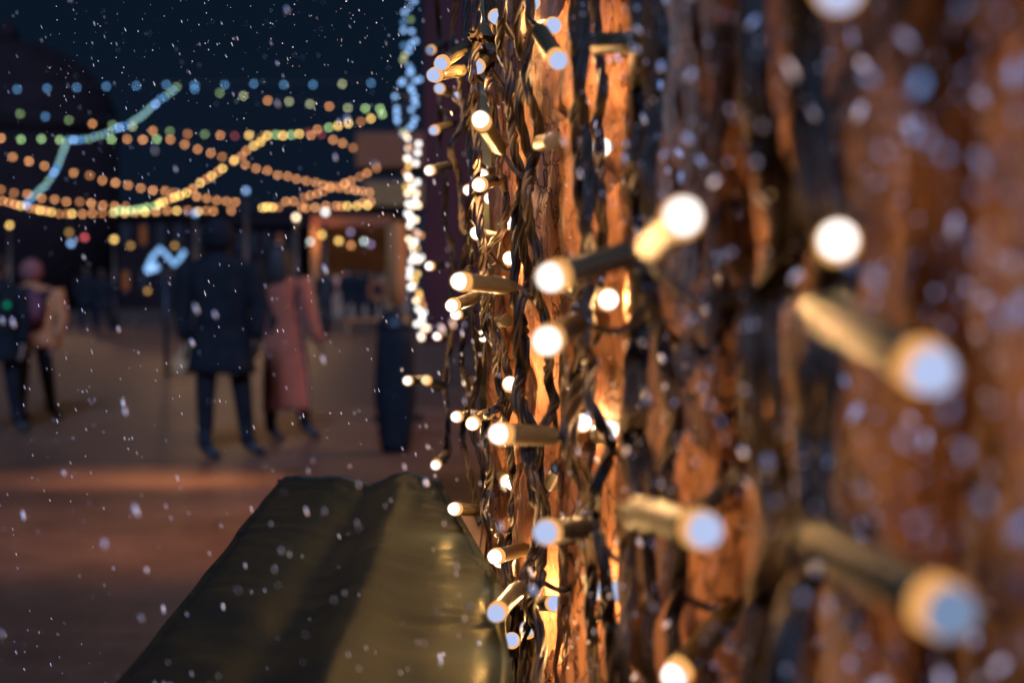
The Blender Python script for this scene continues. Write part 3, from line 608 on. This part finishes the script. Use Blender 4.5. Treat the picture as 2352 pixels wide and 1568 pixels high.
lamp('blue white street lamp right above the dark man', 565, 438, 24, 'B', 11, 60, pole=True, name='street_lamp')
lamp('blue white lamp among the lowest string above the zigzag sign', 448, 490, 30, 'B', 11, 60, pole=True, name='street_lamp')
lamp('warm yellow street lamp above the head of the woman in pink', 680, 499, 34, 'w', 11, 110, pole=True, name='street_lamp')
lamp('bright white street lamp at the left end of the far stall roof', 747, 487, 36, 'W', 12, 50, pole=True, name='street_lamp')
lamp('round white lamp at the left post of the far stall', 713, 555, Zs - .6, 'c', 9, 0)
lamp('upper left orange lamp in the far stall', 740, 539, Zs + .6, 'y', 11, 22)
lamp('large orange lamp in the middle of the far stall', 778, 553, Zs + .6, 'y', 11, 22)
lamp('dim lavender lamp top middle of the far stall', 805, 533, Zs + .6, 'v', 10)
lamp('lower orange lamp under the lavender one in the far stall', 806, 563, Zs + .6, 'o', 10)
lamp('pale greenish white lamp right in the far stall', 836, 554, Zs + .6, 'c', 9)
lamp('faint lavender lamp touching the pale one in the far stall', 851, 561, Zs + .9, 'v', 9)
lamp('yellow lamp at the left frame edge below the strings', 21, 517, 40, 'y', 9, 60, pole=True, name='street_lamp')
lamp('ochre lamp above the blue white one on the left', 159, 534, 40, 'k', 10)
lamp('blue white lamp just below the ochre one on the left', 163, 559, 40, 'B', 10, 40)
lamp('small red lamp left of the houses', 194, 545, 40, 'R', 9)
lamp('yellow lamp in front of the dark low house', 262, 550, 40, 'y', 10, 50, pole=True, name='street_lamp')
lamp('faint ochre lamp right of the yellow one before the low house', 300, 564, 42, 'k', 9)
lamp('small ochre lamp under the zigzag sign', 339, 668, 20, 'k', 9, up=.2)
lamp('green lamp held low at the left frame edge', 16, 700, 12.6, 'e', 12, up=.05, name='signal_lamp')
lamp('dim ochre lamp right of the zigzag sign top', 401, 564, 40, 'k', 9)

# zigzag neon
root = thing('zigzag_sign', 'blue white zigzag light tube sign left of the dark man', 'light sign', P(336, 617, 20))
zz = [(348, 612), (336, 620), (349, 592), (368, 570), (384, 588), (402, 608), (413, 594), (424, 576)]
bm = bmesh.new(); tube(bm, [P(x, y, 20) for x, y in zz], 0.028, 10); obj('light_tube', bm, emit('tube_blue', (0.17, 0.34, 0.62), 2.2), root)
bm = bmesh.new(); tube(bm, [P(x, y, 20) for x, y in ((336, 620), (350, 617), (362, 610))], 0.05, 10); obj('light_tube', bm, emit('tube_bright', (0.22, 0.40, 0.75), 2.0), root)
bm = bmesh.new(); tube(bm, [P(380, 620, 20.1), Vector((P(380, 620, 20.1).x, P(380, 620, 20.1).y, 0))], 0.035, 8); obj('pole', bm, M['metal'], root)
obj('back_bar', bbox(P(380, 598, 20.1), (0.56, 0.03, 0.03)), M['metal'], root, smooth=False)
rehome(root)

# ------------------------------------------------------------------ people
def skinbody(name, J, E, m, parent):
    me = bpy.data.meshes.new(name); names = list(J)
    me.from_pydata([J[n][0] for n in names], [(names.index(a), names.index(b)) for a, b in E], []); me.materials.append(m)
    o = link(bpy.data.objects.new(name, me), parent)
    sk = o.modifiers.new('skin', 'SKIN'); sk.use_smooth_shade = True; sk.use_x_symmetry = False
    ss = o.modifiers.new('sub', 'SUBSURF'); ss.levels = 1; ss.render_levels = 2
    for i, n in enumerate(names):
        r = J[n][1]; me.skin_vertices[0].data[i].radius = r if isinstance(r, tuple) else (r, r)
    me.skin_vertices[0].data[0].use_root = True
    return o
def hand(root, w, d, m):                    # palm and five separate curled fingers
    d = d.normalized(); u, v = frame(d); bm = bmesh.new()
    tube(bm, [w, w + d * .03, w + d * .08], [.018, .030, .028], 10, ry=[.016, .014, .013])
    for i in range(4):
        s = (i - 1.5) * .0165; L = (.060, .072, .068, .052)[i]; b = w + d * .078 + u * s
        tube(bm, [b, b + d * L * .45 + v * .004, b + d * L * .8 + v * .016, b + d * L * .92 + v * .030], [.0085, .0085, .0078, .006], 8)
    b = w + d * .028 - u * .024; tube(bm, [b, b - u * .018 + d * .022, b - u * .020 + d * .050 + v * .008], [.011, .0095, .007], 8)
    return obj('hand', bm, m, root)
def person(label, px, pyf, H, skinm=None, coat='black', legs='black', hem=0.42, step=0.16, wide=1.0, hair='short', hairm='hair', arms=((-.30, .02), (.30, .02)), turn=0, hood=None, pack=None, kind='person', detail=True, group=None, lean=0.0, sleeves_to=0.46):
    g = G(px, pyf); r = thing('person', label, 'person', g, group)
    s = H; hx = .052 * s * wide
    def v(x, y, z): return Vector((x * s, y * s, z * s))
    st_ = step / 2
    J = {'pelvis': (v(0, 0, .53), .085 * s * wide), 'waist': (v(0, 0, .62), .078 * s * wide), 'chest': (v(lean * .3, 0, .74), (.098 * s * wide, .072 * s)),
         'neck': (v(lean * .5, 0, .845), .036 * s), 'head': (v(lean * .6, .005, .895), .050 * s), 'crown': (v(lean * .6, .006, .948), .052 * s),
         'hipl': (v(-.055, .0, .50), .056 * s), 'hipr': (v(.055, .0, .50), .056 * s),
         'kneel': (v(-.060 - st_ * .1, -st_ * .4, .28), .046 * s), 'kneer': (v(.060 + st_ * .3, st_ * .5, .28), .046 * s),
         'ankl': (v(-.062 - st_ * .1, -st_ * .6, .048), .032 * s), 'ankr': (v(.065 + st_ * .5, st_ * .9, .055), .032 * s),
         'toel': (v(-.02, -st_ * .6 - .03, .018), .018 * s), 'toer': (v(.12 + st_ * .5, st_ * .9 - .02, .018), .018 * s)}
    E = [('pelvis', 'waist'), ('waist', 'chest'), ('chest', 'neck'), ('neck', 'head'), ('head', 'crown'), ('pelvis', 'hipl'), ('pelvis', 'hipr'), ('hipl', 'kneel'), ('hipr', 'kneer'), ('kneel', 'ankl'), ('kneer', 'ankr'), ('ankl', 'toel'), ('ankr', 'toer')]
    wr = []
    for i, (ax, ay) in enumerate(arms):
        sg = -1 if i == 0 else 1; n = 'lr'[i]
        J['sh' + n] = (v(sg * .100 * wide + lean * .3, 0, .81), .040 * s); J['el' + n] = (v(sg * .128 * wide, .005 - ay * .2, .635), .028 * s); J['wr' + n] = (v(ax * .5, -ay, .495), .018 * s)
        E += [('chest', 'sh' + n), ('sh' + n, 'el' + n), ('el' + n, 'wr' + n)]; wr.append((J['el' + n][0], J['wr' + n][0]))
    skinbody('body', J, E, M[legs], r)
    bm = bmesh.new(); sphere(bm, v(lean * .6, .004, .925), .062 * s, 16, (.86, 1.0, 1.22)); 
    sphere(bm, v(lean * .6, .068, .915), .012 * s, 8, (.8, 1.3, 1.4))           # nose, on the far side
    for sx in (-1, 1): sphere(bm, v(lean * .6 + sx * .054, .0, .918), .014 * s, 8, (.5, .9, 1.4))
    obj('head', bm, M['skin'], r)
    if hair == 'short':
        bm = bmesh.new(); sphere(bm, v(lean * .6, -.006, .938), .066 * s, 16, (.90, 1.0, 1.06)); obj('hair', bm, M[hairm], r)
    elif hair == 'long':
        rings = [(v(lean * .6, -.02, .74), .050 * s, .026 * s), (v(lean * .6, -.03, .79), .085 * s, .045 * s), (v(lean * .6, -.02, .85), .088 * s, .055 * s), (v(lean * .6, -.012, .91), .074 * s, .066 * s), (v(lean * .6, -.006, .96), .064 * s, .064 * s), (v(lean * .6, -.003, .99), .038 * s, .040 * s)]
        obj('hair', loft(rings, 20, .18, 3), M[hairm], r)
    if hood:
        bm = bmesh.new(); sphere(bm, v(lean * .6, -.008, .935), .076 * s, 16, (.95, .95, 1.0)); obj('hat', bm, M[hood], r)
    # coat: torso and skirt in one lofted surface with folds, sleeves
    w = wide
    rings = [(v(0, 0, hem), .120 * s * w, .095 * s), (v(0, 0, hem + .04), .116 * s * w, .090 * s), (v(0, 0, .50 if hem < .46 else .52), .104 * s * w, .080 * s), (v(0, 0, .60), .088 * s * w, .068 * s), (v(lean * .2, 0, .70), .102 * s * w, .076 * s),
             (v(lean * .3, 0, .78), .118 * s * w, .074 * s), (v(lean * .4, 0, .82), .110 * s * w, .066 * s), (v(lean * .5, 0, .85), .050 * s, .046 * s), (v(lean * .5, 0, .865), .042 * s, .042 * s)]
    rings = [q for i, q in enumerate(rings) if i == 0 or q[0].z > rings[0][0].z + .001]
    obj('coat', loft(rings, 28, .16, px * .1), M[coat], r)
    for i in range(2):
        n = 'lr'[i]; bm = bmesh.new(); a = J['sh' + n][0]; b = J['el' + n][0]; c = J['wr' + n][0]
        tube(bm, [a + (Vector((0, 0, .01))), a * .7 + b * .3, b, b * .4 + c * .6, b * .04 + c * .96], [.050 * s, .047 * s, .038 * s, .033 * s, .030 * s], 12); obj('sleeve', bm, M[coat], r)
        if detail: hand(r, c, c - b, M['skin'] if skinm is None else M[skinm])
    for sx, n in ((-1, 'l'), (1, 'r')):
        a = J['ank' + n][0]; t = J['toe' + n][0]; bm = bmesh.new()
        up_ = a + (J['knee' + n][0] - a) * .35
        tube(bm, [up_, a, a * .6 + t * .4 + Vector((0, 0, -.004)), t + (t - a) * .35], [.034 * s, .029 * s, .026 * s, .017 * s], 12); obj('boot', bm, M['boot'], r)
    if pack:
        bm = bbox(v(0, -.11, .70), (.20 * s, .10 * s, .24 * s), .035 * s); obj('backpack', bm, M[pack], r)
        obj('backpack_pocket', bbox(v(0.02, -.165, .66), (.13 * s, .04 * s, .10 * s), .015 * s), M['plum'], r)
    r.rotation_euler.z = turn
    return r
person('tall person in a black coat walking away, left of the woman in pink', 512, 1048, 1.86, coat='black', hem=.355, wide=1.28, step=.12, skinm='boot', lean=-.02, hood='black')
person('woman in a long pink coat with long dark hair and black boots', 655, 1005, 1.72, coat='pink', hem=.145, wide=.98, hair='long', step=.12, skinm='boot', lean=-.05, arms=((-.26, .0), (.36, .03)), legs='black')
person('person in a pale tan jacket with a plum backpack at the far left', 78, 962, 1.58, coat='orange', hem=.46, wide=1.5, hair=None, hood='pinkhat', pack='plum', step=.12)
person('dark clothed person cut off by the left frame edge', -2, 992, 1.62, coat='black', hem=.40, wide=1.2, step=.1)
person('small distant dark figure left of another below the yellow lamp', 200, 762, 1.72, hem=.40, wide=1.3, detail=False, group='small dark figures in the distance')
person('small distant dark figure right of another below the yellow lamp', 236, 768, 1.66, hem=.36, wide=1.3, detail=False, group='small dark figures in the distance')
person('distant dark figure half hidden by the tall man on his left', 392, 762, 1.75, hem=.36, wide=1.6, detail=False, group='small dark figures in the distance')
person('distant dark figure by the left post of the far stall', 746, 742, 1.7, hem=.30, wide=1.2, detail=False, group='visitors at the far stall')
person('broad distant dark figure at the middle of the far stall', 806, 738, 1.78, hem=.34, wide=1.5, detail=False, group='visitors at the far stall')
person('distant dark figure at the right of the far stall counter', 838, 741, 1.70, hem=.34, wide=1.3, detail=False, group='visitors at the far stall')
person('distant visitor in a tan jacket right of the far stall counter', 868, 745, 1.6, coat='tan', hem=.45, wide=1.2, detail=False, group='visitors at the far stall')
# pale carrier bag in the tall man's left hand
g = G(512, 1048); bx = g.x - .30
bm = loft([((bx - .03, g.y, .64), .075, .03), ((bx - .02, g.y, .74), .070, .03), ((bx + .03, g.y, .86), .045, .02), ((bx + .055, g.y, .98), .012, .01)], 14, .2)
tag(obj('carrier_bag', bm, M['white']), 'pale carrier bag hanging beside the tall dark person', 'bag')
# tall dark covered bollard and rolled parasol
g = G(908, 1038)
bn = thing('litter_bin', 'tall black tapered bin standing below the bright garland', 'bin', g)
s_ = 1 / 286.
obj('bin_body', loft([((0, 0, 0), .105, .10), ((0, 0, .08), .125, .12), ((0, 0, .45), .168, .16), ((0, 0, .85), .150, .15), ((0, 0, 1.0), .142, .14)], 24, .05), M['black'], bn)
obj('bin_lid', loft([((0, 0, 1.003), .150, .15), ((0, 0, 1.03), .150, .15), ((0, 0, 1.11), .11, .11), ((0, 0, 1.16), .04, .04)], 24), M['boot'], bn)
Zp = 14; p = P(914, 690, Zp)
pr = thing('rolled_parasol', 'rolled beige parasol standing behind the tall black bin', 'parasol', (p.x, p.y, 0))
obj('canopy', loft([((0, 0, P(0, 700, Zp).z), .07, .07), ((0, 0, P(0, 640, Zp).z), .085, .085), ((0, 0, P(0, 560, Zp).z), .085, .085), ((0, 0, P(0, 520, Zp).z), .06, .06), ((0, 0, P(0, 508, Zp).z), .02, .02)], 20, .35), M['canvas'], pr)
bm = bmesh.new(); tube(bm, [Vector((0, 0, 0.05)), Vector((0, 0, P(0, 505, Zp).z))], .02, 10); obj('pole', bm, M['metal'], pr)
obj('base', loft([((0, 0, 0), .25, .25), ((0, 0, .06), .24, .24), ((0, 0, .08), .05, .05)], 24), M['metal'], pr)
# added pale bench standing in for a patch of lit paving
g = G(838, 768); bt = thing('light_patch_bench', 'added low pale bench standing in for lit paving near the black bin', 'bench', g)
obj('seat', bbox((0, .3, .36), (.95, .75, .06), .01), M['canvas'], bt, smooth=False)
for sx in (-.42, .42):
    for sy in (.02, .58): obj('leg', bbox((sx, sy, .165), (.06, .06, .33), .006), M['planky'], bt, smooth=False)

# ------------------------------------------------------------------ added lamps out of view, for the market light reaching the square
def unseen_lamp(label, c, energy, col=(1, .5, .2), size=.28, spot=None, aim=None):
    r = thing('added_lamp', label, 'lamp', c, 'added unseen lamps right of the square')
    bm = bmesh.new(); sphere(bm, (0, 0, 0), .05, 14); obj('bulb', bm, emit('added_bulb', (1, .6, .3), 8), r)
    bm = bmesh.new(); tube(bm, [Vector((0, 0, .045)), Vector((0, 0, .10)), Vector((0, 0, .14))], [.10, .05, .02], 14, caps=False); obj('shade', bm, M['metal'], r)
    ld = bpy.data.lights.new('lamp_light', 'SPOT' if spot else 'POINT'); ld.energy = energy; ld.color = col; ld.shadow_soft_size = size
    if spot: ld.spot_size = R(spot); ld.spot_blend = 1.0
    lo = bpy.data.objects.new('lamp_light', ld); C.objects.link(lo); lo.parent = r; lo.location = (0, 0, -.08)
    if spot: lo.rotation_euler = (Vector(aim) - Vector(c)).to_track_quat('-Z', 'Y').to_euler()
unseen_lamp('added unseen lamp at the back corner of the maroon stall', (0.15, 6.6, 2.5), 35)
unseen_lamp('added unseen lamp beyond the far side of the maroon stall', (1.6, 12.0, 2.8), 200)
unseen_lamp('added unseen spot lamp throwing a bright band across the paving', (0.9, 9.4, 2.0), 2600, spot=20, aim=(-2.6, 9.9, 0))

unseen_lamp('added unseen spot lamp spreading light on the near paving', (0.9, 6.9, 2.3), 850, spot=52, aim=(-1.9, 7.9, 0))
unseen_lamp('highest added unseen lamp far beyond the maroon stall', (1.3, 13.5, 2.9), 120)

# ------------------------------------------------------------------ falling snow
random.seed(21)
bm = bmesh.new()
def flake(c, s, el=1.0, axis=None):
    if any((c - l).length < 0.014 for l in LIGHTS): return
    r = bmesh.ops.create_icosphere(bm, subdivisions=1, radius=1.0)
    ax = (axis or Vector((0.33, 0.0, -1)) + Vector((random.uniform(-.12, .12), random.uniform(-.2, .2), 0))).normalized(); u, v = frame(ax)
    f1, f2 = random.uniform(.6, 1.1), random.uniform(.5, 1.0)
    for q in r['verts']:
        o = q.co * random.uniform(.7, 1.25); q.co = c + (ax * o.z * el + u * o.x * f1 + v * o.y * f2) * s
for i in range(900):                       # over the square
    px = random.uniform(-30, 1150); py = random.uniform(-30, 1600); Z = random.choice((random.uniform(.58, .85), random.uniform(.66, 1.1), random.uniform(.9, 2.2)))
    if py > 1050 and px > 250: Z = min(Z, random.uniform(.35, .48)) if random.random() < .7 else .5
    if px > 960: Z = min(Z, random.uniform(.4, .62))
    if py > 1050 and px > 250 and random.random() < .6: continue
    flake(P(px, py, Z), random.uniform(.3, 1.0) * .00038 * Z ** .5, random.uniform(3.0, 5.0))
for i in range(60):
    px = random.uniform(-30, 1500); py = random.uniform(-30, 1600); Z = random.uniform(.35, .5)
    flake(P(px, py, Z), random.uniform(.5, 1.0) * .0008, random.uniform(1.8, 3.0))
for i in range(240):                        # fine crystals in the focal plane against the dark sky
    px = random.uniform(100, 930); py = abs(random.gauss(0, 210))
    if py > 430: continue
    flake(P(px, py, FOCUS * random.uniform(.985, 1.015)), random.choice((.00012, .00015, .0002, .00026, .0004)), 1.0)
for i in range(1500):                        # in front of the wall
    px = 1300 + 1080 * random.random() ** 1.5; py = random.uniform(-20, 1590); zw = Zwall(px)
    Z = zw * random.uniform(.62, .84)
    s = random.choice((.00010, .00012, .00016, .00022, .0003)) * (1.4 if random.random() < .5 else 1)
    flake(P(px, py, Z), s, random.uniform(1, 1.8), Vector((random.uniform(-1, 1), random.uniform(-.3, .3), -1)))
for i in range(150):
    px = random.uniform(1330, 2380); py = random.uniform(-20, 1590); Z = Zwall(px) * random.uniform(.6, .84)
    flake(P(px, py, Z), random.uniform(.0005, .0010), random.uniform(1, 2.4), Vector((random.uniform(-1, 1), random.uniform(-.3, .3), -1)))
tag(obj('falling_snow', bm, M['snow']), 'small white snowflakes drifting through the whole scene', 'snow', kind='stuff')
